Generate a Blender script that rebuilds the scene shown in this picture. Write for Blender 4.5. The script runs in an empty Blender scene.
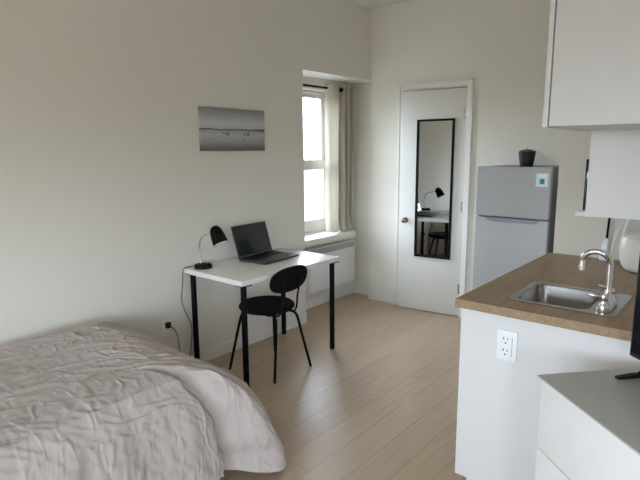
import bpy, bmesh, math, random
from mathutils import Vector, Matrix, noise
PI = math.pi
R = math.radians
sc = bpy.context.scene
C = sc.collection
random.seed(4)

# ------------------------------------------------------------------ materials
def nodes_of(name):
    m = bpy.data.materials.new(name)
    m.use_nodes = True
    nt = m.node_tree
    return m, nt, nt.nodes, nt.links, nt.nodes['Principled BSDF']

def mat(name, col, rough=.5, metal=0, bump=0, scale=60, vary=0, spec=.5, coat=0, detail=4):
    m, nt, N, L, P = nodes_of(name)
    P.inputs['Roughness'].default_value = rough
    P.inputs['Metallic'].default_value = metal
    P.inputs['Specular IOR Level'].default_value = spec
    P.inputs['Coat Weight'].default_value = coat
    tc = N.new('ShaderNodeTexCoord')
    nz = N.new('ShaderNodeTexNoise')
    nz.inputs['Scale'].default_value = scale
    nz.inputs['Detail'].default_value = detail
    L.new(tc.outputs['Object'], nz.inputs['Vector'])
    v = max(vary, .015)
    mx = N.new('ShaderNodeMix'); mx.data_type = 'RGBA'
    mx.inputs[6].default_value = (*[c * (1 - v) for c in col], 1)
    mx.inputs[7].default_value = (*[min(1, c * (1 + v)) for c in col], 1)
    L.new(nz.outputs['Fac'], mx.inputs[0])
    L.new(mx.outputs[2], P.inputs['Base Color'])
    if bump:
        b = N.new('ShaderNodeBump')
        b.inputs['Strength'].default_value = bump
        b.inputs['Distance'].default_value = .01
        L.new(nz.outputs['Fac'], b.inputs['Height'])
        L.new(b.outputs['Normal'], P.inputs['Normal'])
    return m

M = {}
M['wall'] = mat('wall_paint', (.765, .735, .66), .75, bump=.06, scale=90, spec=.25)
M['ceiling'] = mat('ceiling_paint', (.78, .76, .72), .85, bump=.05, scale=80, spec=.2)
M['trim'] = mat('trim_paint', (.80, .785, .74), .45, scale=20)
M['door'] = mat('door_paint', (.75, .735, .69), .42, bump=.02, scale=15)
M['sash'] = mat('sash_paint', (.56, .525, .46), .45)
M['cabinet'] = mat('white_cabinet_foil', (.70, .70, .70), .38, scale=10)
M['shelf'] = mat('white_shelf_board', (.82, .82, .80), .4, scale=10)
M['dresser'] = mat('white_dresser_foil', (.84, .845, .84), .38, scale=10)
M['dresser_top'] = mat('grey_dresser_top', (.47, .46, .44), .35, vary=.04, scale=120)
M['gap'] = mat('dark_gap', (.03, .03, .03), .8)
M['desk'] = mat('white_desk_laminate', (.78, .765, .72), .34, vary=.02, scale=20)
M['black'] = mat('black_powder_coat', (.004, .004, .0045), .55, spec=.12, bump=.03, scale=300)
M['black_fabric'] = mat('black_fabric', (.006, .006, .008), .95, bump=.5, scale=600, vary=.2, spec=.15)
M['black_plastic'] = mat('black_plastic', (.008, .008, .009), .4, spec=.3)
M['laptop'] = mat('dark_grey_laptop_shell', (.06, .06, .063), .38, metal=.5)
M['screen'] = mat('dark_glossy_screen', (.006, .008, .011), .08, spec=.6)
M['chrome'] = mat('chrome', (.75, .75, .76), .10, metal=1)
M['steel'] = mat('brushed_steel', (.47, .455, .43), .24, metal=1, bump=.04, scale=200)
M['brass'] = mat('aged_brass', (.20, .165, .11), .30, metal=1)
M['hinge'] = mat('dull_hinge_metal', (.30, .29, .27), .4, metal=1)
M['fridge'] = mat('silver_fridge_paint', (.43, .435, .435), .42, metal=.0, scale=10)
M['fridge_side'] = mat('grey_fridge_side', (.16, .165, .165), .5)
M['fridge_handle'] = mat('blue_grey_grip', (.25, .28, .34), .4)
M['label_white'] = mat('pale_label', (.70, .82, .84), .5)
M['label_teal'] = mat('teal_print', (.03, .22, .27), .5)
M['label_green'] = mat('light_print', (.85, .95, .93), .5)
M['plant_pot'] = mat('dark_green_pot', (.006, .011, .010), .5, vary=.3, scale=60)
M['succulent'] = mat('succulent', (.10, .11, .035), .6, vary=.5, scale=80)
M['heater'] = mat('white_heater_enamel', (.82, .82, .82), .4)
M['heater_dark'] = mat('heater_slots', (.42, .43, .45), .6)
M['outlet'] = mat('white_outlet_plastic', (.84, .87, .90), .3)
M['shade_inner'] = mat('lamp_white_inner', (.80, .78, .74), .4)
M['plastic'] = mat('white_plastic', (.84, .83, .80), .35)
M['jug'] = mat('milky_plastic', (.80, .78, .72), .35)
M['mirror'] = mat('mirror_glass', (.56, .57, .56), .012, metal=1)
M['mattress'] = mat('white_mattress', (.7, .69, .66), .9)
M['asphalt'] = mat('pale_ground', (.16, .16, .155), .9)

# curtain: a little light comes through
def curtain_mat():
    m, nt, N, L, P = nodes_of('linen_curtain')
    tc = N.new('ShaderNodeTexCoord')
    w = N.new('ShaderNodeTexNoise'); w.inputs['Scale'].default_value = 250
    L.new(tc.outputs['Object'], w.inputs['Vector'])
    mx = N.new('ShaderNodeMix'); mx.data_type = 'RGBA'
    mx.inputs[6].default_value = (.60, .56, .49, 1); mx.inputs[7].default_value = (.74, .70, .62, 1)
    L.new(w.outputs['Fac'], mx.inputs[0]); L.new(mx.outputs[2], P.inputs['Base Color'])
    P.inputs['Roughness'].default_value = .95
    t = N.new('ShaderNodeBsdfTranslucent'); L.new(mx.outputs[2], t.inputs['Color'])
    ms = N.new('ShaderNodeMixShader'); ms.inputs[0].default_value = .42
    L.new(P.outputs[0], ms.inputs[1]); L.new(t.outputs[0], ms.inputs[2])
    L.new(ms.outputs[0], N['Material Output'].inputs['Surface'])
    return m
M['curtain'] = curtain_mat()

def glass_mat():
    m, nt, N, L, P = nodes_of('window_glass')
    tr = N.new('ShaderNodeBsdfTransparent'); tr.inputs[0].default_value = (.94, .96, .96, 1)
    gl = N.new('ShaderNodeBsdfGlossy'); gl.inputs['Roughness'].default_value = .02
    lw = N.new('ShaderNodeLayerWeight'); lw.inputs['Blend'].default_value = .5
    pw = N.new('ShaderNodeMath'); pw.operation = 'POWER'; pw.inputs[1].default_value = 5
    fr = N.new('ShaderNodeMath'); fr.operation = 'MULTIPLY_ADD'; fr.inputs[1].default_value = .9; fr.inputs[2].default_value = .03
    L.new(lw.outputs['Facing'], pw.inputs[0]); L.new(pw.outputs[0], fr.inputs[0])
    ms = N.new('ShaderNodeMixShader')
    L.new(fr.outputs[0], ms.inputs[0]); L.new(tr.outputs[0], ms.inputs[1]); L.new(gl.outputs[0], ms.inputs[2])
    L.new(ms.outputs[0], N['Material Output'].inputs['Surface'])
    return m
M['glass'] = glass_mat()

def plank_mat():
    m, nt, N, L, P = nodes_of('oak_plank_floor')
    tc = N.new('ShaderNodeTexCoord')
    mp = N.new('ShaderNodeMapping'); mp.inputs['Rotation'].default_value = (0, 0, PI / 2)
    L.new(tc.outputs['Object'], mp.inputs['Vector'])
    br = N.new('ShaderNodeTexBrick')
    br.inputs['Scale'].default_value = 1
    br.inputs['Brick Width'].default_value = 1.25
    br.inputs['Row Height'].default_value = .165
    br.inputs['Mortar Size'].default_value = .0016
    br.inputs['Mortar Smooth'].default_value = .2
    br.offset = .37
    br.inputs['Color1'].default_value = (.490, .370, .255, 1)
    br.inputs['Color2'].default_value = (.545, .418, .294, 1)
    br.inputs['Mortar'].default_value = (.33, .24, .16, 1)
    L.new(mp.outputs[0], br.inputs['Vector'])
    mg = N.new('ShaderNodeMapping'); mg.inputs['Scale'].default_value = (26, 1.6, 1)
    L.new(tc.outputs['Object'], mg.inputs['Vector'])
    nz = N.new('ShaderNodeTexNoise'); nz.inputs['Scale'].default_value = 1.6; nz.inputs['Detail'].default_value = 7
    nz.inputs['Distortion'].default_value = .6
    L.new(mg.outputs[0], nz.inputs['Vector'])
    cr = N.new('ShaderNodeValToRGB')
    cr.color_ramp.elements[0].position = .30; cr.color_ramp.elements[0].color = (.90, .89, .87, 1)
    cr.color_ramp.elements[1].position = .72; cr.color_ramp.elements[1].color = (1.07, 1.07, 1.07, 1)
    L.new(nz.outputs['Fac'], cr.inputs[0])
    mx = N.new('ShaderNodeMix'); mx.data_type = 'RGBA'; mx.blend_type = 'MULTIPLY'; mx.inputs[0].default_value = 1
    L.new(br.outputs['Color'], mx.inputs[6]); L.new(cr.outputs[0], mx.inputs[7])
    L.new(mx.outputs[2], P.inputs['Base Color'])
    P.inputs['Roughness'].default_value = .34
    P.inputs['Specular IOR Level'].default_value = .5
    b = N.new('ShaderNodeBump'); b.inputs['Strength'].default_value = .12; b.inputs['Distance'].default_value = .003
    L.new(nz.outputs['Fac'], b.inputs['Height']); L.new(b.outputs[0], P.inputs['Normal'])
    return m
M['floor'] = plank_mat()

def wood_top(name, c1, c2, axis):
    m, nt, N, L, P = nodes_of(name)
    tc = N.new('ShaderNodeTexCoord')
    mg = N.new('ShaderNodeMapping'); mg.inputs['Scale'].default_value = (45, 3, 45) if axis == 'y' else (3, 45, 45)
    L.new(tc.outputs['Object'], mg.inputs['Vector'])
    nz = N.new('ShaderNodeTexNoise'); nz.inputs['Scale'].default_value = 1.3; nz.inputs['Detail'].default_value = 6
    L.new(mg.outputs[0], nz.inputs['Vector'])
    cr = N.new('ShaderNodeValToRGB')
    cr.color_ramp.elements[0].position = .3; cr.color_ramp.elements[0].color = (*c1, 1)
    cr.color_ramp.elements[1].position = .7; cr.color_ramp.elements[1].color = (*c2, 1)
    L.new(nz.outputs['Fac'], cr.inputs[0]); L.new(cr.outputs[0], P.inputs['Base Color'])
    P.inputs['Roughness'].default_value = .42
    return m
M['worktop'] = wood_top('walnut_laminate', (.27, .180, .098), (.37, .258, .150), 'y')

def duvet_mat():
    m, nt, N, L, P = nodes_of('beige_linen')
    tc = N.new('ShaderNodeTexCoord')
    n1 = N.new('ShaderNodeTexNoise'); n1.noise_type = 'RIDGED_MULTIFRACTAL'; n1.inputs['Scale'].default_value = 8.5; n1.inputs['Detail'].default_value = 5
    n1.inputs['Distortion'].default_value = .9
    n2 = N.new('ShaderNodeTexNoise'); n2.inputs['Scale'].default_value = 420
    mp = N.new('ShaderNodeMapping'); mp.inputs['Rotation'].default_value = (0, 0, R(35)); mp.inputs['Scale'].default_value = (1, 2.2, 1)
    L.new(tc.outputs['Object'], mp.inputs[0]); L.new(mp.outputs[0], n1.inputs['Vector']); L.new(tc.outputs['Object'], n2.inputs['Vector'])
    mx = N.new('ShaderNodeMix'); mx.data_type = 'RGBA'
    mx.inputs[6].default_value = (.46, .405, .38, 1); mx.inputs[7].default_value = (.53, .47, .445, 1)
    L.new(n2.outputs['Fac'], mx.inputs[0]); L.new(mx.outputs[2], P.inputs['Base Color'])
    P.inputs['Roughness'].default_value = .95; P.inputs['Specular IOR Level'].default_value = .15
    P.inputs['Sheen Weight'].default_value = .1
    b1 = N.new('ShaderNodeBump'); b1.inputs['Strength'].default_value = .8; b1.inputs['Distance'].default_value = .012
    b2 = N.new('ShaderNodeBump'); b2.inputs['Strength'].default_value = .25; b2.inputs['Distance'].default_value = .002
    L.new(n1.outputs['Fac'], b1.inputs['Height']); L.new(n2.outputs['Fac'], b2.inputs['Height'])
    L.new(b1.outputs[0], b2.inputs['Normal']); L.new(b2.outputs[0], P.inputs['Normal'])
    return m
M['duvet'] = duvet_mat()

def print_mat():
    """black and white beach photograph: pale sky over a dark sea line and grey sand (local y across, z up, from 0 to 1)"""
    m, nt, N, L, P = nodes_of('beach_print')
    tc = N.new('ShaderNodeTexCoord')
    sp = N.new('ShaderNodeSeparateXYZ'); L.new(tc.outputs['Generated'], sp.inputs[0])
    nz = N.new('ShaderNodeTexNoise'); nz.inputs['Scale'].default_value = 5; nz.inputs['Detail'].default_value = 5
    mp = N.new('ShaderNodeMapping'); mp.inputs['Scale'].default_value = (1, 1, 4)
    L.new(tc.outputs['Generated'], mp.inputs[0]); L.new(mp.outputs[0], nz.inputs['Vector'])
    ma = N.new('ShaderNodeMath'); ma.operation = 'MULTIPLY_ADD'; ma.inputs[1].default_value = .10; ma.inputs[2].default_value = -.05
    L.new(nz.outputs['Fac'], ma.inputs[0])
    ad = N.new('ShaderNodeMath'); ad.operation = 'ADD'
    L.new(sp.outputs[2], ad.inputs[0]); L.new(ma.outputs[0], ad.inputs[1])
    cr = N.new('ShaderNodeValToRGB'); e = cr.color_ramp.elements
    e[0].position = 0; e[0].color = (.13, .13, .13, 1)
    e[1].position = 1; e[1].color = (.22, .22, .225, 1)
    for p, c in ((.10, .20), (.22, .36), (.38, .46), (.475, .36), (.49, .11), (.515, .13), (.53, .50), (.66, .56), (.82, .38)):
        k = e.new(p); k.color = (c, c, c * .99, 1)
    L.new(ad.outputs[0], cr.inputs[0])
    L.new(cr.outputs[0], P.inputs['Base Color'])
    P.inputs['Roughness'].default_value = .7
    return m
M['print'] = print_mat()

# ------------------------------------------------------------------ mesh helpers
def box(bm, x0, x1, y0, y1, z0, z1, bev=0, seg=2):
    t = bmesh.new()
    bmesh.ops.create_cube(t, size=1)
    for v in t.verts:
        v.co = Vector(((x0 + x1) / 2 + v.co.x * (x1 - x0), (y0 + y1) / 2 + v.co.y * (y1 - y0), (z0 + z1) / 2 + v.co.z * (z1 - z0)))
    if bev:
        bmesh.ops.bevel(t, geom=list(t.edges), offset=bev, segments=seg, profile=.6, affect='EDGES')
    merge(bm, t)

def merge(bm, t, mtx=None):
    if mtx is not None:
        bmesh.ops.transform(t, matrix=mtx, verts=t.verts)
    me = bpy.data.meshes.new('tmp'); t.to_mesh(me); t.free()
    bm.from_mesh(me); bpy.data.meshes.remove(me)

def frames(pts):
    pts = [Vector(p) for p in pts]
    n = len(pts); T = []
    for i in range(n):
        a = pts[max(0, i - 1)]; b = pts[min(n - 1, i + 1)]
        T.append((b - a).normalized())
    u = T[0].orthogonal().normalized(); out = []
    for i in range(n):
        u = (u - T[i] * u.dot(T[i])).normalized()
        out.append((pts[i], u, T[i].cross(u)))
    return out

def tube(bm, pts, r, n=12):
    rad = r if isinstance(r, (list, tuple)) else [r] * len(pts)
    rings = []
    for (p, u, v), q in zip(frames(pts), rad):
        rings.append([bm.verts.new(p + (u * math.cos(2 * PI * k / n) + v * math.sin(2 * PI * k / n)) * q) for k in range(n)])
    for a, b in zip(rings, rings[1:]):
        for k in range(n):
            bm.faces.new((a[k], a[(k + 1) % n], b[(k + 1) % n], b[k]))
    bm.faces.new(rings[0][::-1]); bm.faces.new(rings[-1])

def smooth(pts, k=8):
    P = [Vector(p) for p in pts]; P = [P[0] * 2 - P[1]] + P + [P[-1] * 2 - P[-2]]
    out = []
    for i in range(1, len(P) - 2):
        a, b, c, d = P[i - 1:i + 3]
        for j in range(k):
            t = j / k
            out.append(.5 * ((2 * b) + (c - a) * t + (2 * a - 5 * b + 4 * c - d) * t * t + (3 * b - a - 3 * c + d) * t ** 3))
    out.append(P[-2])
    return out

def lathe(bm, prof, n=40, mtx=None, sx=1, sy=1, closed=True):
    t = bmesh.new(); rings = []
    for r, z in prof:
        if r < 1e-6:
            rings.append([t.verts.new((0, 0, z))])
        else:
            rings.append([t.verts.new((r * sx * math.cos(2 * PI * k / n), r * sy * math.sin(2 * PI * k / n), z)) for k in range(n)])
    for a, b in zip(rings, rings[1:]):
        for k in range(n):
            k2 = (k + 1) % n
            if len(a) == 1 and len(b) == 1: continue
            if len(a) == 1: t.faces.new((a[0], b[k2], b[k]))
            elif len(b) == 1: t.faces.new((a[k], a[k2], b[0]))
            else: t.faces.new((a[k], a[k2], b[k2], b[k]))
    bmesh.ops.recalc_face_normals(t, faces=t.faces)
    merge(bm, t, mtx)

def prism(bm, poly, a, b, axis='z', bev=0):
    """poly of 2D points extruded from a to b along an axis (x: poly is (y,z); y: (x,z); z: (x,y))"""
    t = bmesh.new()
    f = {'x': lambda p, h: (h, p[0], p[1]), 'y': lambda p, h: (p[0], h, p[1]), 'z': lambda p, h: (p[0], p[1], h)}[axis]
    lo = [t.verts.new(f(p, a)) for p in poly]; hi = [t.verts.new(f(p, b)) for p in poly]
    n = len(poly)
    t.faces.new(lo); t.faces.new(hi)
    for k in range(n): t.faces.new((lo[k], lo[(k + 1) % n], hi[(k + 1) % n], hi[k]))
    bmesh.ops.recalc_face_normals(t, faces=t.faces)
    if bev: bmesh.ops.bevel(t, geom=list(t.edges), offset=bev, segments=2, affect='EDGES')
    merge(bm, t)

def ring(bm, outer, inner, a, b, axis='z'):
    """flat frame between two rectangles (u0,u1,v0,v1) extruded from a to b"""
    t = bmesh.new()
    f = {'x': lambda p, h: (h, p[0], p[1]), 'y': lambda p, h: (p[0], h, p[1]), 'z': lambda p, h: (p[0], p[1], h)}[axis]
    def q(r): return [(r[0], r[2]), (r[1], r[2]), (r[1], r[3]), (r[0], r[3])]
    V = [[t.verts.new(f(p, h)) for p in q(r)] for r in (outer, inner) for h in (a, b)]
    oa, ob, ia, ib = V
    for k in range(4):
        j = (k + 1) % 4
        t.faces.new((oa[k], oa[j], ob[j], ob[k])); t.faces.new((ia[k], ia[j], ib[j], ib[k]))
        t.faces.new((oa[k], oa[j], ia[j], ia[k])); t.faces.new((ob[k], ob[j], ib[j], ib[k]))
    bmesh.ops.recalc_face_normals(t, faces=t.faces)
    merge(bm, t)

def rrect(x0, x1, y0, y1, r, n=6):
    out = []
    for cx, cy, a0 in ((x1 - r, y1 - r, 0), (x0 + r, y1 - r, 90), (x0 + r, y0 + r, 180), (x1 - r, y0 + r, 270)):
        for k in range(n + 1):
            a = R(a0 + 90 * k / n); out.append((cx + r * math.cos(a), cy + r * math.sin(a)))
    return out

def new(): return bmesh.new()
def obj(name, bm, m, parent=None, sm=False, local=False):
    """link one mesh; vertices are in world space unless local, then they follow the parent's frame"""
    me = bpy.data.meshes.new(name); bm.to_mesh(me); bm.free()
    o = bpy.data.objects.new(name, me); C.objects.link(o)
    me.materials.append(M[m] if isinstance(m, str) else m)
    if sm:
        for p in me.polygons: p.use_smooth = True
        try: me.set_sharp_from_angle(angle=R(35))
        except Exception: pass
    if parent is not None:
        o.parent = parent
        if not local:
            w = parent.matrix_basis.copy(); q = parent
            while q.parent is not None:
                q = q.parent; w = q.matrix_basis @ w
            me.transform(w.inverted())
    return o
def bobj(name, b, m, parent=None, bev=0, local=False):
    bm = new(); box(bm, *b, bev); return obj(name, bm, m, parent, bev > 0, local)
def tobj(name, pts, r, m, parent=None, n=12, local=False):
    bm = new(); tube(bm, pts, r, n); return obj(name, bm, m, parent, True, local)
def thing(name, label, cat, loc=(0, 0, 0), rz=0, group=None):
    o = bpy.data.objects.new(name, None); C.objects.link(o)
    o.location = loc; o.rotation_euler = (0, 0, rz); o.empty_display_size = .1
    return tag(o, label, cat, group)
def tag(o, label, cat, group=None):
    o['label'] = label; o['category'] = cat
    if group: o['group'] = group
    return o
def struct(name, bm, m, parent=None, label=None):
    o = obj(name, bm, m, parent)
    if parent is None: o['kind'] = 'structure'
    if label: o['label'] = label
    return o

# ------------------------------------------------------------------ measures (metres): left wall is x = 0, back wall y = D
D = 4.354; H = 2.872; YW = 3.352; SOF = 2.205
XR = 3.95; YB = -4.2; RW = -.405; YE = 4.45           # right wall, rear wall, outer face of window wall, end of the recess
XK = 2.765; YK = 2.03; YS = 3.262                    # kitchen partition, its near end, the wall stub past the worktop

# ------------------------------------------------------------------ setting
bm = new(); box(bm, RW, XR + .1, YB - .1, D + .9, -.1, 0); struct('floor', bm, 'floor')
bm = new(); box(bm, RW, XR + .1, YB - .1, D + .9, H, H + .1); struct('ceiling', bm, 'ceiling')
WY0, WY1, WZ0, WZ1 = 3.40, 4.09, .725, 2.10          # hole of the alcove window
WX = -.32; WF = -.27                                  # window frame face, wall face of the recess
bm = new()
prism(bm, [(RW, YB - .1), (0, YB - .1), (0, YW), (RW, YW)], 0, H)
box(bm, RW, 0, YW, D, SOF, H)
box(bm, RW, 0, D, D + .9, SOF, H)
box(bm, RW, WF, YW, YE, 0, .695)
box(bm, RW, WF, YW, WY0, .695, SOF); box(bm, RW, WF, WY1, YE, .695, SOF); box(bm, RW, WF, WY0, WY1, WZ1, SOF); box(bm, RW, WX, WY0, WY1, .695, WZ0)
box(bm, RW, 0, YE, D + .9, 0, SOF)
struct('wall_left', bm, 'wall')
DX0, DX1, DZ = .385, 1.012, 2.082
bm = new()
box(bm, 0, DX0, D, D + .12, 0, H); box(bm, DX1, XK, D, D + .12, 0, H); box(bm, DX0, DX1, D, D + .12, DZ, H)
struct('wall_back', bm, 'wall')
bm = new(); box(bm, 0, XK, D + .7, D + .8, 0, H); box(bm, 1.3, 1.4, D + .12, D + .7, 0, H); struct('wall_closet', bm, 'wall')
bm = new(); box(bm, 2.100, XK, YS, D, 0, H); struct('wall_kitchen_end', bm, 'wall')
bm = new(); box(bm, XK, XR, YK, D + .12, 0, H); struct('wall_kitchen_side', bm, 'wall')
QY0, QY1, QZ0, QZ1 = -1.35, -.25, .80, 1.72            # unseen low window, added to the right wall for side fill light
bm = new()
box(bm, XR, XR + .1, YB - .1, QY0, 0, H); box(bm, XR, XR + .1, QY1, YK, 0, H); box(bm, XR, XR + .1, QY0, QY1, 0, QZ0); box(bm, XR, XR + .1, QY0, QY1, QZ1, H)
struct('wall_right', bm, 'wall')
RX0, RX1, RZ0, RZ1 = .30, 3.65, .75, 2.15            # wide window behind the camera
bm = new()
box(bm, 0, RX0, YB - .1, YB, 0, H); box(bm, RX1, XR, YB - .1, YB, 0, H); box(bm, RX0, RX1, YB - .1, YB, 0, RZ0); box(bm, RX0, RX1, YB - .1, YB, RZ1, H)
struct('wall_rear', bm, 'wall')

def base(name, b, ax):
    bm = new(); x0, x1, y0, y1, h = b
    box(bm, x0, x1, y0, y1, 0, h * .82)
    if ax == 'y': box(bm, x0, x1, y0 + .006, y1, h * .82, h)
    else: box(bm, x0, x1 - .005, y0, y1, h * .82, h)
    o = struct(name, bm, 'trim'); return o
base('baseboard_back', (.0, .318, D - .016, D, .115), 'y')
base('baseboard_left', (0, .014, YB, YW, .10), 'x')
base('baseboard_recess_end', (WF, 0, YE - .014, YE, .10), 'y')
base('baseboard_recess', (WF, WF + .014, YW, YE - .014, .10), 'x')

# alcove window: double-hung sash
bm = new()
ring(bm, (WY0, WY1, WZ0, WZ1), (WY0 + .03, WY1 - .03, WZ0 + .02, WZ1 - .025), WX - .078, WX + .010, 'x')
win = struct('window_1', bm, 'sash')
bm = new(); ring(bm, (WY0 + .03, WY1 - .03, 1.385, WZ1 - .025), (WY0 + .075, WY1 - .075, 1.45, 2.036), WX - .072, WX - .042, 'x')
us = struct('upper_sash', bm, 'sash', win)
bm = new(); ring(bm, (WY0 + .03, WY1 - .03, WZ0 + .02, 1.445), (WY0 + .075, WY1 - .075, .862, 1.352), WX - .042, WX - .01, 'x')
ls = struct('lower_sash', bm, 'sash', win)
bm = new(); box(bm, WX - .062, WX - .058, WY0 + .07, WY1 - .07, 1.445, 2.04); struct('pane', bm, 'glass', us)
bm = new(); box(bm, WX - .030, WX - .026, WY0 + .07, WY1 - .07, .857, 1.357); struct('pane', bm, 'glass', ls)
bm = new(); box(bm, WX, WF, WY0, WY1, .695, .7255); box(bm, WF, -.085, YW + .002, 4.23, .668, .727, .004); struct('window_sill', bm, 'trim', win)

# rear window (behind the camera)
bm = new()
ring(bm, (RX0 - .0, RX1 + .0, RZ0, RZ1), (RX0 + .06, RX1 - .06, RZ0 + .06, RZ1 - .06), YB - .08, YB - .01, 'y')
for x in (1.41, 2.54): box(bm, x - .03, x + .03, YB - .08, YB - .01, RZ0 + .06, RZ1 - .06)
w2 = struct('window_2', bm, 'sash')
for a, b in ((RX0 + .06, 1.38), (1.44, 2.51), (2.57, RX1 - .06)):
    bm = new(); box(bm, a, b, YB - .05, YB - .046, RZ0 + .06, RZ1 - .06); struct('pane', bm, 'glass', w2)

bm = new()
ring(bm, (QY0, QY1, QZ0, QZ1), (QY0 + .06, QY1 - .06, QZ0 + .06, QZ1 - .06), XR + .01, XR + .08, 'x')
w3 = struct('added_side_window', bm, 'sash')  # added window, brightens the left wall, bed and space under the desk
bm = new(); box(bm, XR + .046, XR + .05, QY0 + .06, QY1 - .06, QZ0 + .06, QZ1 - .06); struct('pane', bm, 'glass', w3)

# door casing
bm = new()
CW = .055
for x0, x1, z0, z1 in ((DX0 - CW, DX0, 0, DZ + CW), (DX1, DX1 + CW, 0, DZ + CW), (DX0, DX1, DZ, DZ + CW)):
    box(bm, x0, x1, D - .014, D, z0, z1)
    if z0 == 0 and x0 < .5: box(bm, x0, x0 + .016, D - .022, D - .014, 0, z1)
    elif z0 == 0: box(bm, x1 - .016, x1, D - .022, D - .014, 0, z1)
    else: box(bm, x0 - CW, x1 + CW, D - .022, D - .014, z1 - .016, z1)
struct('trim_1', bm, 'trim')
bm = new(); box(bm, DX0 - .0, DX0 + .012, D, D + .12, 0, DZ); box(bm, DX1 - .006, DX1, D, D + .12, 0, DZ); box(bm, DX0, DX1, D, D + .12, DZ - .008, DZ); struct('trim_2', bm, 'trim')

# door, standing a few degrees open towards the room (local -x runs away from the hinge, -y is the face we see)
TH = R(6.9)
door = bpy.data.objects.new('door_1', None); C.objects.link(door); door['kind'] = 'structure'
door.location = (1.004, D - .001, 0); door.rotation_euler = (0, 0, TH)
door['label'] = 'plain white interior door standing slightly ajar, long mirror on it'
bobj('door_slab', (-.603, 0, 0, .035, .008, 2.066), 'door', door, .003, True)
bm = new()
lathe(bm, [(0, 0), (.026, 0), (.026, .004), (.012, .008), (.010, .024), (.020, .030), (.026, .042), (.024, .055), (.012, .062), (0, .063)], 28, Matrix.Translation((-.545, 0, .876)) @ Matrix.Rotation(PI / 2, 4, 'X'))
obj('door_knob', bm, 'brass', door, True, True)
for z in (.27, 1.03, 1.848):
    bm = new(); tube(bm, [(.004, -.007, z - .045), (.004, -.007, z + .045)], .006, 10); box(bm, -.014, -.001, -.0025, .0, z - .045, z + .045)
    obj('hinge', bm, 'hinge', door, True, True)
# mirror hung on the door
mir = thing('door_mirror', 'tall narrow mirror in a thin black frame on the white door', 'mirror', door.location, TH)
MX0, MX1, MZ0, MZ1 = -.444, -.094, .537, 1.808
bm = new(); ring(bm, (MX0, MX1, MZ0, MZ1), (MX0 + .018, MX1 - .018, MZ0 + .018, MZ1 - .018), -.022, -.001, 'y'); obj('frame', bm, 'black', mir, False, True)
bobj('glass', (MX0 + .015, MX1 - .015, -.010, -.003, MZ0 + .015, MZ1 - .015), 'mirror', mir, 0, True)

# ------------------------------------------------------------------ wall picture
PY0, PY1, PZ0, PZ1 = 2.262, 2.872, 1.539, 1.841
pic = thing('canvas_picture', 'black and white beach picture hanging above the desk', 'picture', (.0, (PY0 + PY1) / 2, PZ0))
bobj('canvas', (.002, .022, PY0, PY1, PZ0, PZ1), 'print', pic, .0015)
rnd = random.Random(3)
for fy, fz, h in ((.375, .37, .020), (.405, .36, .022), (.335, .40, .012), (.655, .36, .018), (.70, .365, .024), (.725, .365, .024), (.645, .215, .018)):
    y = PY0 + fy * (PY1 - PY0); z = PZ0 + fz * (PZ1 - PZ0)
    bm = new(); prism(bm, [(y - .004, z), (y + .004, z), (y + .0045, z + h * .6), (y + .0025, z + h), (y - .0025, z + h), (y - .0045, z + h * .6)], .0216, .0224, 'x')
    fg = obj('printed_figure', bm, 'gap', pic); fg['label'] = 'tiny dark figure printed on the sand'

# ------------------------------------------------------------------ heater under the sill
ht = thing('wall_heater', 'white panel heater on the wall under the window', 'heater', (WF, 3.90, .19))
HY0, HY1 = 3.60, 4.335
bm = new(); box(bm, WF, -.172, HY0, HY1, .175, .608, .008); obj('body', bm, 'heater', ht, True)
bobj('front_panel', (-.173, -.163, HY0 + .012, HY1 - .012, .18, .541), 'heater', ht, .004)
bm = new()
n = 46
ring(bm, (HY0 + .03, HY1 - .03, .546, .598), (HY0 + .036, HY1 - .036, .552, .592), -.173, -.168, 'x')
for k in range(n):
    y = HY0 + .04 + (HY1 - HY0 - .08) * k / (n - 1); box(bm, -.173, -.1685, y - .0045, y + .0045, .549, .595)
g = obj('grille', bm, 'heater_dark', ht); g['label'] = 'grey slotted air outlet'

# ------------------------------------------------------------------ curtain and rod
rod = thing('curtain_rod', 'thin black curtain rod across the window recess', 'curtain rod', (-.207, 3.7, 2.09))
tobj('rod', [(-.207, YW + .03, 2.120), (-.207, 4.15, 2.120)], .010, 'black', rod)
bm = new(); lathe(bm, [(0, -.004), (.014, 0), (.021, .008), (.023, .02), (.019, .034), (.010, .042), (0, .044)], 20, Matrix.Translation((-.202, 4.12, 2.120)) @ Matrix.Rotation(-PI / 2, 4, 'X')); obj('finial', bm, 'black', rod, True)
for y in (3.46, 4.09):
    bm = new(); tube(bm, [(WF + .001, y, 2.140), (-.237, y, 2.139), (-.207, y, 2.116)], .006, 8); obj('bracket', bm, 'black', rod, True)

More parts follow.
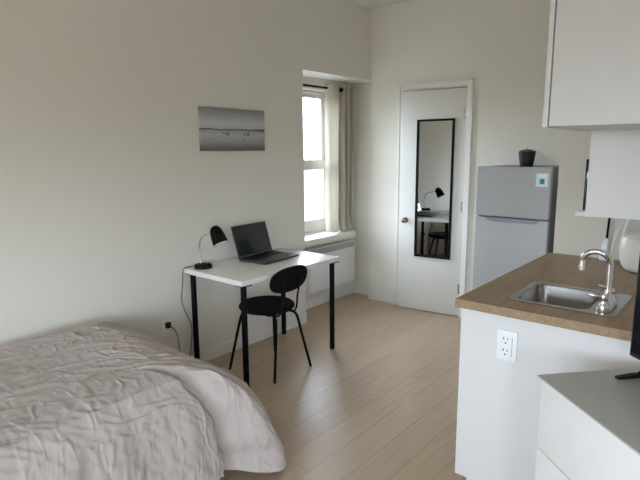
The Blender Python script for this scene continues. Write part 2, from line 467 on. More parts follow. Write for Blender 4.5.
def curtain():
    bm = new(); nu, nv = 150, 70
    # plan line of the gathered cloth at the rod: (y, x)
    line = smooth([(3.917, -0.222, 0), (3.937, -0.187, 0), (3.982, -0.172, 0), (4.032, -0.174, 0), (4.077, -0.192, 0), (4.062, -0.230, 0), (4.092, -0.240, 0), (4.132, -0.224, 0),
                   (4.142, -0.192, 0), (4.167, -0.180, 0), (4.187, -0.217, 0), (4.207, -0.232, 0), (4.222, -0.187, 0), (4.247, -0.180, 0), (4.262, -0.222, 0), (4.282, -0.232, 0), (4.297, -0.192, 0), (4.317, -0.190, 0), (4.327, -0.232, 0)], 10)
    n = len(line)
    grid = []
    for j in range(nv + 1):
        t = j / nv; row = []
        z = 2.165 - t * (2.165 - .738)
        for i, p in enumerate(line):
            s = i / (n - 1)
            wob = noise.noise(Vector((s * 7, t * 3.1, 2.2))) * .012 * (.3 + t)
            y = p.x + wob + (.004 * math.sin(t * 5 + s * 9)) - .01 * t * (1 - s)
            x = p.y + noise.noise(Vector((s * 9 + 5, t * 2.2, 7.1))) * .02 * t
            low = max(0, (t - .88) / .12)
            y += low * low * .035 * noise.noise(Vector((s * 14, 3.3, t * 6))) - low * low * .015 * (1 - s)
            x += low * low * (.03 * noise.noise(Vector((s * 11, 9.3, t * 8))) + .03)
            zz = z + low * .012 * noise.noise(Vector((s * 12, 1.3, 0)))
            row.append(bm.verts.new((min(max(x, -.262), -.12), y, max(zz, .733))))
        grid.append(row)
    for j in range(nv):
        for i in range(n - 1):
            bm.faces.new((grid[j][i], grid[j][i + 1], grid[j + 1][i + 1], grid[j + 1][i]))
    o = obj('curtain', bm, 'curtain', None, False)
    for p in o.data.polygons: p.use_smooth = True
    s = o.modifiers.new('thickness', 'SOLIDIFY'); s.thickness = .003
    return tag(o, 'long beige linen curtain gathered at the right side of the window', 'curtain')
curtain()

# ------------------------------------------------------------------ desk
dk = thing('desk', 'white rectangular desk with four black legs against the wall', 'desk', (.305, 2.56, 0))
TX0, TX1, TY0, TY1, TZ = .006, .619, 2.070, 3.055, .735
bobj('desk_top', (TX0, TX1, TY0, TY1, TZ - .034, TZ), 'desk', dk, .002)
for x in (TX0 + .05, TX1 - .038):
    for y in (TY0 + .045, TY1 - .045):
        bm = new()
        lathe(bm, [(0, .006), (.0195, .006), (.0195, TZ - .040), (.0, TZ - .040)], 24, Matrix.Translation((x, y, 0)))
        leg = obj('leg', bm, 'black', dk, True)
        bm = new(); lathe(bm, [(0, 0), (.017, 0), (.0175, .007), (0, .007)], 20, Matrix.Translation((x, y, 0))); obj('foot', bm, 'black_plastic', leg, True)
        bobj('mounting_plate', (x - .04, x + .04, y - .04, y + .04, TZ - .0405, TZ - .0345), 'black', leg)

# ------------------------------------------------------------------ laptop
lp = thing('laptop', 'dark laptop standing open on the white desk', 'laptop', (.238, 2.676, TZ + .0005), R(5.5))
bobj('keyboard_base', (-.125, .140, -.192, .192, .002, .018), 'laptop', lp, .004, True)
bm = new()
for i in range(5):
    for k in range(14):
        x = -.098 + i * .024; y = -.163 + k * .0246
        box(bm, x - .009, x + .009, y - .0095, y + .0095, .0172, .0196, .001, 1)
kb = obj('keys', bm, 'black_plastic', lp, True, True)
bobj('trackpad', (.036, .112, -.055, .055, .0176, .0186), 'laptop', lp, 0, True)
lidf = Matrix.Translation((-.122, 0, .016)) @ Matrix.Rotation(R(-17), 4, 'Y')
bm = new(); t = new(); box(t, -.007, 0, -.192, .192, .002, .244, .003); merge(bm, t, lidf); lid = obj('lid', bm, 'laptop', lp, True, True)
bm = new(); t = new(); box(t, -.0005, .0012, -.184, .184, .016, .236); merge(bm, t, lidf); s = obj('screen', bm, 'screen', lid, False, True); s['label'] = 'dark glossy switched-off screen'
bm = new(); tube(bm, [(-.122, -.13, .016), (-.122, .13, .016)], .006, 10); obj('hinge_bar', bm, 'black_plastic', lp, True, True)

# ------------------------------------------------------------------ desk lamp
lm = thing('desk_lamp', 'small black gooseneck desk lamp at the left end of the desk', 'lamp', (.107, 2.168, TZ + .0006))
bm = new(); lathe(bm, [(0, 0), (.060, 0), (.062, .003), (.061, .018), (.056, .025), (.018, .028), (0, .028)], 40); obj('base', bm, 'black', lm, True, True)
neck = smooth([(-.022, -.004, .026), (-.028, -.004, .08), (-.030, -.004, .135), (-.016, -.004, .190), (.025, -.004, .230), (.080, -.004, .248), (.138, -.004, .252)], 8)
tobj('gooseneck', neck, .0055, 'chrome', lm, 12, True)
ax = Vector((.47, .03, -.85)).normalized()
q = Vector((0, 0, 1)).rotation_difference(ax).to_matrix().to_4x4()
SM = Matrix.Translation((.140, -.004, .304)) @ q @ Matrix.Scale(1.0, 4)
bm = new(); lathe(bm, [(0, 0), (.014, .001), (.026, .008), (.036, .022), (.043, .045), (.048, .075), (.050, .105), (.0525, .128), (.0505, .128), (.048, .104), (.046, .075), (.041, .046), (.034, .025), (.0, .012)], 40, SM)
sh = obj('shade', bm, 'black', lm, True, True)
bm = new(); lathe(bm, [(.0497, .127), (.0474, .104), (.0454, .075), (.0404, .046), (.0334, .026), (0, .014)], 40, SM); i_ = obj('reflector', bm, 'shade_inner', sh, True, True); i_['label'] = 'white inside of the shade'
bm = new(); lathe(bm, [(0, .014), (.013, .016), (.014, .035), (.024, .06), (.027, .082), (.02, .102), (0, .108)], 24, SM); obj('bulb', bm, 'shade_inner', sh, True, True)
tobj('switch', [(.035, .015, .027), (.035, .015, .033)], .009, 'black_plastic', lm, 14, True)
cord = smooth([(.046, 2.163, TZ + .010), (.03, 2.10, TZ + .007), (.03, 2.066, TZ + .007), (.032, 2.052, TZ - .015), (.035, 2.043, .655), (.030, 2.036, .58), (.025, 2.032, .518), (.022, 2.060, .425), (.020, 2.105, .315), (.022, 2.10, .20), (.03, 2.06, .05), (.03, 2.0, .006)], 8)
tobj('power_cord', cord, .0028, 'black_plastic', lm, 8)

# wall outlet with a black plug beside the bed
ol = thing('wall_socket', 'wall outlet with a black plug in it low between bed and desk', 'outlet', (0, 1.915, .31))
bobj('cover_plate', (0, .006, 1.877, 1.953, .285, .405), 'plastic', ol, .002)
bm = new(); box(bm, .006, .034, 1.900, 1.935, .345, .385, .006); obj('plug', bm, 'black_plastic', ol, True)
tobj('plug_cord', smooth([(.03, 1.917, .36), (.055, 1.935, .345), (.05, 1.965, .29), (.035, 1.985, .20), (.05, 1.99, .06), (.06, 1.97, .006)], 8), .0028, 'black_plastic', ol, 8)

# ------------------------------------------------------------------ chair (local -x is the way it faces)
ch = thing('dining_chair', 'black round seat chair with oval backrest pulled up to the desk', 'chair', (.440, 2.468, 0), R(-.5))
bm = new(); lathe(bm, [(0, .434), (.158, .434), (.185, .438), (.198, .450), (.198, .462), (.186, .474), (.148, .480), (0, .480)], 56, Matrix.Translation((-.012, -.006, 0))); obj('seat', bm, 'black_fabric', ch, True, True)
# oval backrest: curved pad
bm = new(); nu = 40; rings = []
def padpt(a, k, side):
    y = math.cos(a) * .182 * k; z = .682 + math.sin(a) * .092 * k * (1 - .0 * k)
    y = .182 * k * math.copysign(abs(math.cos(a)) ** .82, math.cos(a)); z = .682 + .092 * k * math.copysign(abs(math.sin(a)) ** .82, math.sin(a))
    xx = .222 + (z - .682) * .20 - .5 * y * y
    th = .013 * math.sqrt(max(0, 1 - k ** 6))
    return (xx + side * th, y, z)
ks = [0, .25, .5, .75, .88, .95, .985, 1.0]
for side in (1, -1):
    prev = None
    c = bm.verts.new(padpt(0, 0, side))
    for k in ks[1:]:
        r_ = [bm.verts.new(padpt(2 * PI * i / nu, k, side)) for i in range(nu)]
        for i in range(nu):
            j = (i + 1) % nu
            if prev is None: bm.faces.new((c, r_[i], r_[j]))
            else: bm.faces.new((prev[i], r_[i], r_[j], prev[j]))
        prev = r_
bmesh.ops.remove_doubles(bm, verts=bm.verts, dist=1e-5); bmesh.ops.recalc_face_normals(bm, faces=bm.faces)
bp_ = obj('backrest', bm, 'black_fabric', ch, True, True)
def chair_leg(pts):
    tobj('leg', smooth(pts, 6), .0095, 'black', ch, 12, True)
for s in (-1, 1):
    chair_leg([(.10, s * .075, .425), (.150, s * .090, .420), (.178, s * .105, .385), (.198, s * .13, .25), (.232, s * .182, .0)])
    chair_leg([(-.08, s * .085, .425), (-.105, s * .135, .420), (-.118, s * .158, .385), (-.146, s * .188, .22), (-.180, s * .224, .0)])
up = smooth([(.10, -.072, .426), (.165, -.075, .428), (.198, -.076, .465), (.212, -.076, .56), (.2365, -.074, .66), (.245, -.058, .715), (.249, 0, .734), (.245, .058, .715), (.2365, .074, .66), (.212, .076, .56), (.198, .076, .465), (.165, .075, .428), (.10, .072, .426)], 6)
tobj('back_tube', up, .0068, 'black', ch, 12, True)
bm = new(); box(bm, -.12, .12, -.110, .110, .420, .434, .003); obj('seat_frame', bm, 'black', ch, True, True)

# ------------------------------------------------------------------ bed and duvet
bed = thing('bed', 'bed along the left wall, covered down to the floor by the beige duvet', 'bed', (.68, .55, 0))
bobj('mattress', (.06, 1.10, -.42, 1.22, .20, .40), 'mattress', bed, .05)
bobj('bed_base', (.07, 1.09, -.41, 1.21, .05, .20), 'black_plastic', bed, .01)

def duvet():
    bm = new()
    X0, X1, Y0, Y1 = .008, 1.44, -.52, 1.70
    rc = .34
    # hem outline seen from above, counter-clockwise from the wall end at the foot (dense)
    out = []
    n1 = 110
    for k in range(n1): out.append((X0 + (X1 - rc - X0) * k / n1, Y1))                     # foot edge, from the wall out
    for k in range(240):
        a = PI / 2 - (PI / 2) * k / 240
        out.append((X1 - rc + rc * math.cos(a), Y1 - rc + rc * math.sin(a)))
    for k in range(150): out.append((X1, Y1 - rc - (Y1 - rc - Y0) * k / 150))
    for k in range(60): out.append((X1 - (X1 - X0) * k / 60, Y0))
    for k in range(120): out.append((X0, Y0 + (Y1 - Y0) * k / 120))
    prof = [(0, .035), (.012, .10), (.03, .18), (.055, .26), (.09, .35), (.14, .435), (.20, .50), (.28, .555), (.38, .582), (.52, .585), (.8, .575), (2, .575)]
    def pz(d):
        d = max(0, d)
        for (a, za), (b, zb) in zip(prof, prof[1:]):
            if d <= b:
                t = (d - a) / (b - a); return za + (zb - za) * t
        return .575
    XW = -.15                                                                                # on the wall side the cloth only dips
    def sdf(x, y):
        cx, cy = (XW + X1) / 2, (Y0 - .5 + Y1) / 2; hx, hy = (X1 - XW) / 2, (Y1 - Y0 + .5) / 2
        qx, qy = abs(x - cx) - (hx - rc), abs(y - cy) - (hy - rc)
        return -(math.hypot(max(qx, 0), max(qy, 0)) + min(max(qx, qy), 0) - rc)
    NR = 120; rings = []
    for (ox, oy) in out:
        sx = .62; sy = min(max(oy, -.05), .85)
        row = []
        for j in range(NR + 1):
            r = 1 - (1 - (j / NR)) ** 1.5 if True else j / NR
            r = j / NR; r = r * (1.55 - .55 * r)
            x = sx + (ox - sx) * r; y = sy + (oy - sy) * r
            row.append(Vector((x, y, 0)))
        rings.append(row)
    corner = Vector((X1 - rc * .45, Y1 - rc * .45, 0))
    V = []
    for row in rings:
        vr = []
        for p in row:
            d = sdf(p.x, p.y)
            if p.x < X0 + .01: pass
            z = pz(d)
            edge = max(0, 1 - d / .30)
            # broad swells
            z += .026 * noise.noise(Vector((p.x * 2.0, p.y * 1.7, 1.7))) * min(1, d / .15)
            # creases: sharp ridges running several ways, with calmer cloth between
            wq = Vector((noise.noise(p * 2.1), noise.noise(p * 2.1 + Vector((7, 3, 0))), 0)) * .16
            qx, qy = p.x + wq.x, p.y + wq.y
            def rid(u, v, sd):
                return max(0, 1 - abs(noise.noise(Vector((u, v, sd)))) * 5.5) ** 1.3
            a = rid((qx * .8 + qy * .6) * 2.2, (qx * .6 - qy * .8) * 8, 4.4)
            b = rid((qx * .95 - qy * .3) * 12, (qx * .3 + qy * .95) * 3.5, 9.1)
            c = rid((qx * .5 + qy * .86) * 5, (qx * .86 - qy * .5) * 22, 2.2)
            c2 = noise.noise(Vector((p.x * 34, p.y * 34, 2.2)))
            calm = .35 + .65 * max(0, min(1, .5 + 1.2 * noise.noise(p * 2.6 + Vector((3, 8, 1)))))
            f = min(1, d / .05)
            z += ((.007 * a + .008 * b + .0065 * c) * calm + .0012 * c2 - .004) * f
            x, y = p.x, p.y
            # hanging folds on the drop
            ang = math.atan2(y - .85, x - .62)
            fold = math.sin(ang * 17 + 2.0 * noise.noise(Vector((ang * 3, 0, 0)))) * .6 + noise.noise(Vector((ang * 13, 1.0, z * 2))) * .8
            push = edge ** 1.6 * (.018 * fold)
            wa = noise.noise(Vector((ang * 6, z * 5, 1.1))) * .12
            push += min(1, edge * 1.6) * (.006 * rid((ang + wa) * 19, z * 3.5, 3.3) + .006 * rid((ang - wa) * 34 + z * 9, z * 7, 6.1) + .0025 * noise.noise(Vector((ang * 22, z * 18, .4))) - .004)
            # the corner flap stands out beyond a long fold; below the fold the cloth is tucked in
            fa = ang - R(41.0) - .05 * noise.noise(Vector((z * 6, 4.4, 0)))
            out_ = 1 / (1 + math.exp(-fa / R(1.1)))
            e2 = max(0, 1 - d / .34) ** 1.25
            flap = out_ * math.exp(-max(0, fa - R(4)) / .30)
            push += e2 * (.075 * flap - .17 * (1 - out_))
            push -= .035 * math.exp(-(fa / R(2.2)) ** 2) * min(1, max(0, (.50 - d) / .2))
            z -= .03 * math.exp(-(fa / R(2.0)) ** 2) * min(1, max(0, (.50 - d) / .2)) * min(1, d / .1)
            push -= .055 * math.exp(-((fa + R(2.6)) / R(1.3)) ** 2) * min(1, max(0, (.52 - d) / .25))
            under = (1 - out_) * edge ** 2
            dirv = Vector((math.cos(ang), math.sin(ang)))
            if x > .1:
                k = min(1, (x - .1) / .3)
                x += dirv.x * push * k; y += dirv.y * push * k * .8
            if d < .04: z += (.05 * under + .03 * max(0, noise.noise(Vector((ang * 20, 5, 0))))) * (1 - d / .04)
            z = max(z, .012); x = max(x, .006)
            vr.append(bm.verts.new((x, y, z)))
        V.append(vr)
    n = len(V)
    for i in range(n):
        a, b = V[i], V[(i + 1) % n]
        for j in range(NR):
            bm.faces.new((a[j], a[j + 1], b[j + 1], b[j]))
    bmesh.ops.remove_doubles(bm, verts=bm.verts, dist=.0004)
    bmesh.ops.recalc_face_normals(bm, faces=bm.faces)
    o = obj('duvet', bm, 'duvet')
    for p in o.data.polygons: p.use_smooth = True
    return tag(o, 'rumpled pinkish beige linen duvet spread over the bed', 'duvet')
duvet()

# ------------------------------------------------------------------ kitchen: base cabinet, worktop, sink, tap
KX0, KX1, KY0, KY1, KZ = 2.078, XK, 1.980, YS, .914
kb = thing('kitchen_base_cabinet', 'white kitchen base cabinet under the wooden worktop', 'kitchen cabinet', (2.43, 2.63, 0))
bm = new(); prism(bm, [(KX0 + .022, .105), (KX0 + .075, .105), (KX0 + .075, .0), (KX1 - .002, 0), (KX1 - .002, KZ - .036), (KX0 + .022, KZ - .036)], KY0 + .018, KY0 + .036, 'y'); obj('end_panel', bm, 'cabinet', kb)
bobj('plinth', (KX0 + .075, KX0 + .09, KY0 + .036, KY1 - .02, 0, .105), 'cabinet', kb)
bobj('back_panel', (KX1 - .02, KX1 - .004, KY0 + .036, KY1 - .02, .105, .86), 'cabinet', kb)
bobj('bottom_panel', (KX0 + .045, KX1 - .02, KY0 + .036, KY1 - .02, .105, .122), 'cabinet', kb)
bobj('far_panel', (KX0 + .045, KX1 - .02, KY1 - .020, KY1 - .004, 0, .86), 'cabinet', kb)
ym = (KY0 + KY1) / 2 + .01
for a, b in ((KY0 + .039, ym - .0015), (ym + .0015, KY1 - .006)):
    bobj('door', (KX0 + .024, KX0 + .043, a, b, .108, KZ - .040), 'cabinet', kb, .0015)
SX0, SX1, SY0, SY1 = 2.246, 2.652, 2.105, 2.488        # outer rim of the sink
bm = new(); ring(bm, (KX0, KX1 - .002, KY0, KY1 - .002), (SX0 + .018, SX1 - .018, SY0 + .018, SY1 - .018), KZ - .036, KZ)
wt = tag(obj('worktop', bm, 'worktop'), 'brown wood grain kitchen worktop with a small sink set in', 'worktop')
bv = wt.modifiers.new('soft_edge', 'BEVEL'); bv.width = .0025; bv.segments = 2; bv.limit_method = 'ANGLE'

sk = thing('sink', 'small square stainless steel sink set into the worktop', 'sink', ((SX0 + SX1) / 2, (SY0 + SY1) / 2, KZ))
def bowl():
    bm = new()
    bx0, bx1, by0, by1 = SX0 + .028, SX1 - .105, SY0 + .030, SY1 - .030
    loops = [(rrect(SX0, SX1, SY0, SY1, .022), KZ + .0015), (rrect(SX0 + .003, SX1 - .003, SY0 + .003, SY1 - .003, .022), KZ + .0045),
             (rrect(SX0 + .012, SX1 - .012, SY0 + .012, SY1 - .012, .02), KZ + .0035),
             (rrect(bx0 - .006, bx1 + .006, by0 - .006, by1 + .006, .05), KZ + .003), (rrect(bx0, bx1, by0, by1, .046), KZ - .004),
             (rrect(bx0 + .006, bx1 - .006, by0 + .006, by1 - .006, .046), KZ - .10), (rrect(bx0 + .018, bx1 - .018, by0 + .018, by1 - .018, .05), KZ - .135),
             (rrect(bx0 + .05, bx1 - .05, by0 + .05, by1 - .05, .05), KZ - .148), (rrect(bx0 + .11, bx1 - .11, by0 + .12, by1 - .12, .02), KZ - .151)]
    L = [[bm.verts.new((x, y, z)) for x, y in pts] for pts, z in loops]
    n = len(L[0])
    for a, b in zip(L, L[1:]):
        for k in range(n): bm.faces.new((a[k], a[(k + 1) % n], b[(k + 1) % n], b[k]))
    bm.faces.new(L[-1])
    bmesh.ops.recalc_face_normals(bm, faces=bm.faces)
    for f in bm.faces: f.normal_flip() if f.normal.z < -.2 else None
    return bm, ((bx0 + bx1) / 2, (by0 + by1) / 2)
bm, (cx, cy) = bowl(); obj('basin', bm, 'steel', sk, True)
bm = new(); lathe(bm, [(0, -.148), (.03, -.148), (.04, -.1475), (.041, -.150), (0, -.152)], 28, Matrix.Translation((cx, cy, KZ))); obj('drain', bm, 'chrome', sk, True)

fx, fy = 2.602, 2.215
fc = thing('kitchen_tap', 'chrome gooseneck tap with two lever handles behind the sink', 'tap', (fx, fy, KZ + .004))
bm = new(); prism(bm, rrect(fx - .026, fx + .026, fy - .085, fy + .085, .025), KZ + .0045, KZ + .018, 'z', .002); obj('base_plate', bm, 'chrome', fc, True)
bm = new(); lathe(bm, [(0, 0), (.022, 0), (.022, .012), (.016, .022), (.014, .05), (.0125, .06), (0, .06)], 24, Matrix.Translation((fx, fy, KZ + .018))); obj('body', bm, 'chrome', fc, True)
sp = [(fx, fy, KZ + .06), (fx, fy, 1.08)]
for k in range(1, 14):
    a = PI * k / 14 * 1.06
    sp.append((fx - .0475 + .0475 * math.cos(a), fy - .006 * math.sin(a) * 2 - .012 * k / 14, 1.098 + .042 * math.sin(a)))
sp += [(fx - .0965, fy - .014, 1.072)]
tobj('spout', smooth(sp, 3), .0115, 'chrome', fc, 16)
tobj('aerator', [(fx - .0965, fy - .014, 1.076), (fx - .0967, fy - .0142, 1.060)], .0135, 'chrome', fc, 16)
for s in (-1, 1):
    y = fy + s * .062
    bm = new(); lathe(bm, [(0, 0), (.020, 0), (.020, .008), (.015, .018), (.013, .034), (.015, .040), (.013, .050), (0, .052)], 22, Matrix.Translation((fx, y, KZ + .018)))
    h = obj('handle', bm, 'chrome', fc, True)
    tobj('lever', [(fx + .0, y, KZ + .058), (fx - .02, y + s * .012, KZ + .064), (fx - .05, y + s * .022, KZ + .070)], [.008, .0065, .005], 'chrome', h, 12)

# outlet on the cabinet's end panel
oy = KY0 + .018
ot = thing('wall_outlet', 'white double power outlet on the white cabinet end', 'outlet', (2.30, oy, .755))
bobj('cover_plate', (2.260, 2.342, oy - .007, oy, .693, .817), 'outlet', ot, .003)
bobj('insert', (2.278, 2.316, oy - .0095, oy - .0065, .708, .802), 'outlet', ot, .001)
for z in (.779, .731):
    bm = new()
    for dx, w, h in ((-.008, .0035, .011), (.008, .0030, .009)): box(bm, 2.297 + dx - w / 2, 2.297 + dx + w / 2, oy - .0102, oy - .0092, z - h / 2 + .006, z + h / 2 + .006)
    lathe(bm, [(0, 0), (.0035, 0), (.0035, .001), (0, .001)], 12, Matrix.Translation((2.297, oy - .0092, z - .012)) @ Matrix.Rotation(PI / 2, 4, 'X'))
    o = obj('receptacle', bm, 'gap', ot); o['label'] = 'dark socket holes'
bobj('side_slot', (2.3215, 2.3240, oy - .0078, oy - .0065, .715, .795), 'heater_dark', ot)

# ------------------------------------------------------------------ upper cabinet, microwave shelf, microwave
UX0, UZ0, UZ1 = 2.382, 1.612, 2.42
uc = thing('wall_cabinet', 'large white wall cabinet high above the worktop', 'kitchen cabinet', (2.57, 2.63, UZ0))
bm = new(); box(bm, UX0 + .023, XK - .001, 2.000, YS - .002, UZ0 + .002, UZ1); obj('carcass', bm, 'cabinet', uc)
ym = 2.63
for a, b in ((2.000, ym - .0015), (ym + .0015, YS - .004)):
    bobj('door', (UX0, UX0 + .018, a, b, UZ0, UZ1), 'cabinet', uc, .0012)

SHY0, SHY1, SHX = 2.60, YS - .004, 2.411
ms = thing('microwave_shelf', 'white box shelf hanging below the wall cabinet, holding a microwave', 'shelf', (2.58, 2.93, 1.23))
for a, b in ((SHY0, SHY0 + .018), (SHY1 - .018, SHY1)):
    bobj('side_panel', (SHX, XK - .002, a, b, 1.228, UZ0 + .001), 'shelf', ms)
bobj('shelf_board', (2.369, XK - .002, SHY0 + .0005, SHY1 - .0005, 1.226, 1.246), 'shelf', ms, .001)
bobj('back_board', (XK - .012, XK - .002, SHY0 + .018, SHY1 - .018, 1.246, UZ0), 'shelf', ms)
mw = thing('microwave', 'black microwave inside the white box shelf', 'microwave', (2.57, 2.90, 1.246))
bobj('body', (2.412, XK - .03, 2.632, 3.10, 1.252, 1.484), 'black_plastic', mw, .003)
d_ = bobj('door', (2.391, 2.4118, 2.632, 2.995, 1.250, 1.486), 'screen', mw, .002)
bobj('control_panel', (2.391, 2.4118, 2.998, 3.10, 1.250, 1.486), 'black_plastic', mw, .002)
tobj('handle', [(2.391, 2.985, 1.28), (2.382, 2.985, 1.29), (2.382, 2.985, 1.44), (2.391, 2.985, 1.45)], .005, 'black_plastic', d_, 10)
for x, y in ((2.44, 2.66), (2.70, 2.66), (2.44, 3.07), (2.70, 3.07)):
    bm = new(); lathe(bm, [(0, 0), (.012, 0), (.012, .008), (0, .008)], 14, Matrix.Translation((x, y, 1.2462))); obj('foot', bm, 'black_plastic', mw)

# things at the far end of the worktop
br_ = thing('dish_brush', 'white dish brush with a long black handle leaning at the far end of the worktop', 'brush', (2.385, 3.20, KZ + .0005))
tm = Matrix.Rotation(R(5), 4, 'Y')
bm = new(); lathe(bm, [(0, .0), (.021, .0), (.023, .012), (.020, .05), (.015, .10), (.009, .125), (0, .126)], 24, Matrix.Translation((0, 0, .003)) @ tm); obj('head', bm, 'outlet', br_, True, True)
tobj('handle', [(.010, 0, .122), (.012, 0, .18), (.015, 0, .262), (.020, 0, .275), (.036, 0, .278)], .0062, 'black', br_, 10, True)
cd = obj('hanging_cable', (lambda b: (tube(b, smooth([(2.515, 3.0, 1.224), (2.50, 3.0, 1.17), (2.475, 3.0, 1.10), (2.462, 3.0, 1.03), (2.455, 3.01, .96), (2.47, 3.03, .919)], 8), .0045, 8), b)[1])(new()), 'plastic', None, True)
tag(cd, 'white cable hanging from the box shelf down to the worktop', 'cable')

jg = thing('white_jug', 'rounded white jug with an arched handle near the kitchen wall', 'jug', (2.600, 3.02, KZ + .0005))
JS = Matrix.Diagonal((1.06, 1.06, 1.14, 1))
bm = new(); lathe(bm, [(0, .002), (.062, .002), (.076, .008), (.092, .03), (.101, .065), (.104, .105), (.100, .142), (.094, .156), (.086, .158), (.086, .152), (.09, .14), (.094, .10), (.09, .06), (.07, .018), (0, .014)], 48, JS); obj('body', bm, 'jug', jg, True, True)
bm = new(); lathe(bm, [(.0, .158), (.07, .158), (.084, .154), (.086, .16), (.07, .172), (.02, .178), (0, .178)], 40, JS); obj('lid', bm, 'plastic', jg, True, True)
tobj('handle', smooth([(-.094, 0, .165), (-.094, 0, .19), (-.082, 0, .245), (-.055, 0, .285), (0, 0, .302), (.055, 0, .285), (.082, 0, .245), (.094, 0, .19), (.094, 0, .165)], 8), .0065, 'plastic', jg, 12, True)

# ------------------------------------------------------------------ refrigerator
FX0, FX1, FY, FZ = 1.367, 1.903, 3.80, 1.41
fr = thing('refrigerator', 'silver two-door refrigerator between the door and the kitchen wall', 'refrigerator', ((FX0 + FX1) / 2, 4.06, 0))
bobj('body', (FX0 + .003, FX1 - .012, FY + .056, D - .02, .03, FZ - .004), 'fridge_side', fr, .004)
FS = 1.035
u = bobj('freezer_door', (FX0, FX1, FY, FY + .052, FS + .004, FZ), 'fridge', fr, .006)
l = bobj('fridge_door', (FX0, FX1, FY, FY + .052, .06, FS - .004), 'fridge', fr, .006)
bm = new(); prism(bm, [(1.430, FS - .005), (1.855, FS - .005), (1.82, FS - .028), (1.795, FS - .034), (1.50, FS - .034), (1.475, FS - .028)], FY - .010, FY + .004, 'y', .003)
g = obj('handle', bm, 'fridge_handle', l, True); g['label'] = 'blue-grey finger grip along the door top'
bobj('energy_label', (1.803, 1.886, FY - .001, FY + .0005, 1.272, 1.366), 'label_white', u)
bobj('label_print', (1.830, 1.862, FY - .0016, FY - .0004, 1.292, 1.328), 'label_teal', u)
bobj('label_header', (1.818, 1.872, FY - .0016, FY - .0004, 1.342, 1.357), 'label_green', u)
bobj('kick_plate', (FX0 + .02, FX1 - .02, FY + .06, FY + .075, 0, .06), 'fridge_side', fr)
bm = new()
for x in (FX0 + .05, FX1 - .05):
    for y in (FY + .10, D - .08):
        b_ = new(); lathe(b_, [(0, 0), (.02, 0), (.02, .031), (0, .031)], 16, Matrix.Translation((x, y, 0))); obj('foot', b_, 'black_plastic', fr, True)
bm.free()
pt = thing('potted_succulent', 'small dark pot with a low succulent on top of the refrigerator', 'potted plant', (1.664, 4.0, FZ - .004))
bm = new(); lathe(bm, [(0, 0), (.042, 0), (.045, .004), (.052, .04), (.059, .090), (.061, .104), (.058, .108), (.054, .104), (.053, .098), (0, .098)], 32); obj('pot', bm, 'plant_pot', pt, True, True)
bm = new(); rp = random.Random(8)
for k in range(46):
    a = k * 2.39996; rr = .006 * math.sqrt(k) * 1.25
    t_ = new(); bmesh.ops.create_uvsphere(t_, u_segments=8, v_segments=6, radius=1)
    tilt = rr / .05 * .9
    mt = Matrix.Translation((rr * math.cos(a), rr * math.sin(a), .102 + .016 * (1 - rr / .055))) @ Matrix.Rotation(a, 4, 'Z') @ Matrix.Rotation(tilt, 4, 'Y') @ Matrix.Diagonal((.006, .007, .017, 1))
    merge(bm, t_, mt)
o = obj('succulent', bm, 'succulent', pt, True, True); o['label'] = 'yellow-green rosette'

# ------------------------------------------------------------------ dresser and television, set across the corner (local x along the front)
DA = R(-42); DZ0 = .82
dr = thing('dresser', 'white chest of drawers with a grey top in the foreground', 'dresser', (2.528, 1.640, 0), DA)
LX, LY = .80, .40
bobj('carcass', (.012, LX - .012, .026, LY - .002, .0, DZ0 - .006), 'dresser', dr, .0, True)
t_ = bobj('top', (0, LX, 0, LY, DZ0 - .0058, DZ0), 'dresser_top', dr, .001, True); t_['label'] = 'grey top sheet'
zz = DZ0 - .0062
for h in (.240, .272, .272):
    dw = bobj('drawer', (.011, LX - .011, .008, .0255, zz - h + .004, zz - .0), 'dresser', dr, .0012, True)
    zz -= h
tv = thing('television', 'black flat television standing on the grey dresser top', 'television', (2.747 + .32 * .743, 1.837 - .32 * .669, DZ0), DA)
bm = new(); box(bm, -.32, .32, -.0, .022, .060, .432, .004); obj('bezel', bm, 'black_plastic', tv, True, True)
bobj('screen', (-.312, .312, -.0015, .002, .074, .424), 'screen', tv, 0, True)
bobj('back_cover', (-.24, .24, .021, .055, .09, .33), 'black_plastic', tv, .012, True)
for s in (-1, 1):
    x = s * .285
    bm = new(); prism(bm, [(-.066, .0), (.125, .0), (.125, .006), (.03, .013), (-.01, .013), (-.066, .007)], x - .0085, x + .0085, 'x', .001)
    tube(bm, [(x, .011, .008), (x - s * .055, .011, .068)], .008, 10)
    obj('foot', bm, 'black_plastic', tv, True, True)

# ------------------------------------------------------------------ outside ground, light
bm = new(); box(bm, -14, 14, -18, YB - .6, -2.1, -2.0); box(bm, -14, RW - .6, YB - .6, 16, -2.1, -2.0); box(bm, XR + .6, 14, YB - .6, 16, -2.1, -2.0)
g = struct('ground', bm, 'asphalt')
w = bpy.data.worlds.new('overcast_sky'); sc.world = w; w.use_nodes = True
N, L = w.node_tree.nodes, w.node_tree.links
bg = N['Background']
tc = N.new('ShaderNodeTexCoord'); sx = N.new('ShaderNodeSeparateXYZ'); cr = N.new('ShaderNodeValToRGB')
L.new(tc.outputs['Generated'], sx.inputs[0])
mr = N.new('ShaderNodeMapRange'); mr.inputs[1].default_value = -1; mr.inputs[2].default_value = 1
L.new(sx.outputs[2], mr.inputs[0]); L.new(mr.outputs[0], cr.inputs[0])
e = cr.color_ramp.elements
e[0].position = .495; e[0].color = (.11, .11, .11, 1)
e[1].position = .525; e[1].color = (.88, .98, 1.15, 1)
for p, c in ((.70, (.79, .89, 1.06, 1)), (1.0, (.70, .79, .95, 1))):
    k = e.new(p); k.color = c
sd = N.new('ShaderNodeMapRange'); sd.inputs[1].default_value = -1; sd.inputs[2].default_value = 1
side = N.new('ShaderNodeValToRGB'); q_ = side.color_ramp.elements
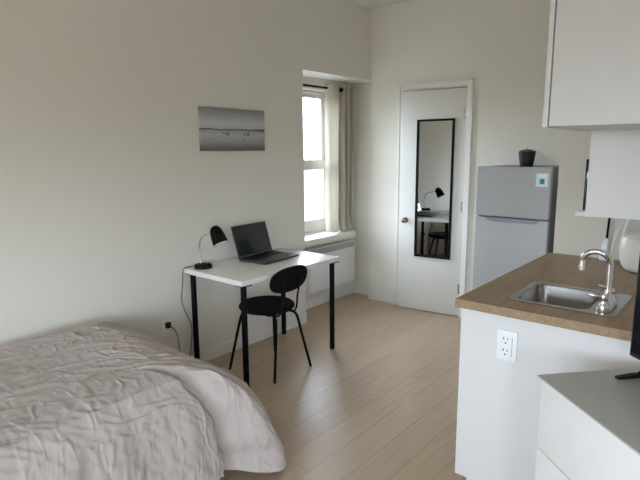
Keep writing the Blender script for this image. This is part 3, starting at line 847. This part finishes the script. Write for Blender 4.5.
q_[0].position = .05; q_[0].color = (1.5, 1.5, 1.5, 1); q_[1].position = .95; q_[1].color = (1.35, 1.35, 1.35, 1)
for p in (.44, .62):
    k = q_.new(p); k.color = (.93, .93, .93, 1)
L.new(sx.outputs[0], sd.inputs[0]); L.new(sd.outputs[0], side.inputs[0])
sm_ = N.new('ShaderNodeMix'); sm_.data_type = 'RGBA'; sm_.blend_type = 'MULTIPLY'; sm_.inputs[0].default_value = 1; sm_.clamp_result = False
L.new(cr.outputs[0], sm_.inputs[6]); L.new(side.outputs[0], sm_.inputs[7])
L.new(sm_.outputs[2], bg.inputs['Color'])
bg.inputs['Strength'].default_value = 13.0
def portal(name, loc, rot, sx_, sy_):
    l = bpy.data.lights.new(name, 'AREA'); l.shape = 'RECTANGLE'; l.size = sx_; l.size_y = sy_; l.energy = 1
    l.cycles.is_portal = True
    o = bpy.data.objects.new(name, l); C.objects.link(o); o.location = loc; o.rotation_euler = rot
portal('rear_window_portal', ((RX0 + RX1) / 2, YB - .12, (RZ0 + RZ1) / 2), (PI / 2, 0, 0), RX1 - RX0, RZ1 - RZ0)
portal('added_window_portal', (XR + .12, (QY0 + QY1) / 2, (QZ0 + QZ1) / 2), (PI / 2, 0, PI / 2), QY1 - QY0, QZ1 - QZ0)  # serves the added fill window
portal('alcove_window_portal', (RW - .02, (WY0 + WY1) / 2, (WZ0 + WZ1) / 2), (PI / 2, 0, -PI / 2), WY1 - WY0, WZ1 - WZ0)

# ------------------------------------------------------------------ camera
cam = bpy.data.cameras.new('camera'); co = bpy.data.objects.new('camera', cam); C.objects.link(co)
f, yaw, pit, rol = 516.93, R(40.162), R(9.762), R(-.42)
cam.sensor_width = 36; cam.lens = f * 36 / 640; cam.clip_start = .05
F = Vector((-math.sin(yaw) * math.cos(pit), math.cos(yaw) * math.cos(pit), -math.sin(pit)))
Rt = Vector((math.cos(yaw), math.sin(yaw), 0)); U = Rt.cross(F)
R2 = Rt * math.cos(rol) + U * math.sin(rol); U2 = -Rt * math.sin(rol) + U * math.cos(rol)
mm = Matrix((R2, U2, -F)).transposed().to_4x4(); mm.translation = (3.004, 0, 1.532)
co.matrix_world = mm
sc.camera = co
sc.view_settings.view_transform = 'Standard'; sc.view_settings.look = 'None'
sc.view_settings.gamma = 1; sc.view_settings.use_curve_mapping = False
sc.view_settings.exposure = .62
sc.cycles.max_bounces = 12; sc.cycles.diffuse_bounces = 8; sc.cycles.glossy_bounces = 6; sc.cycles.transparent_max_bounces = 8
sc.cycles.use_denoising = True
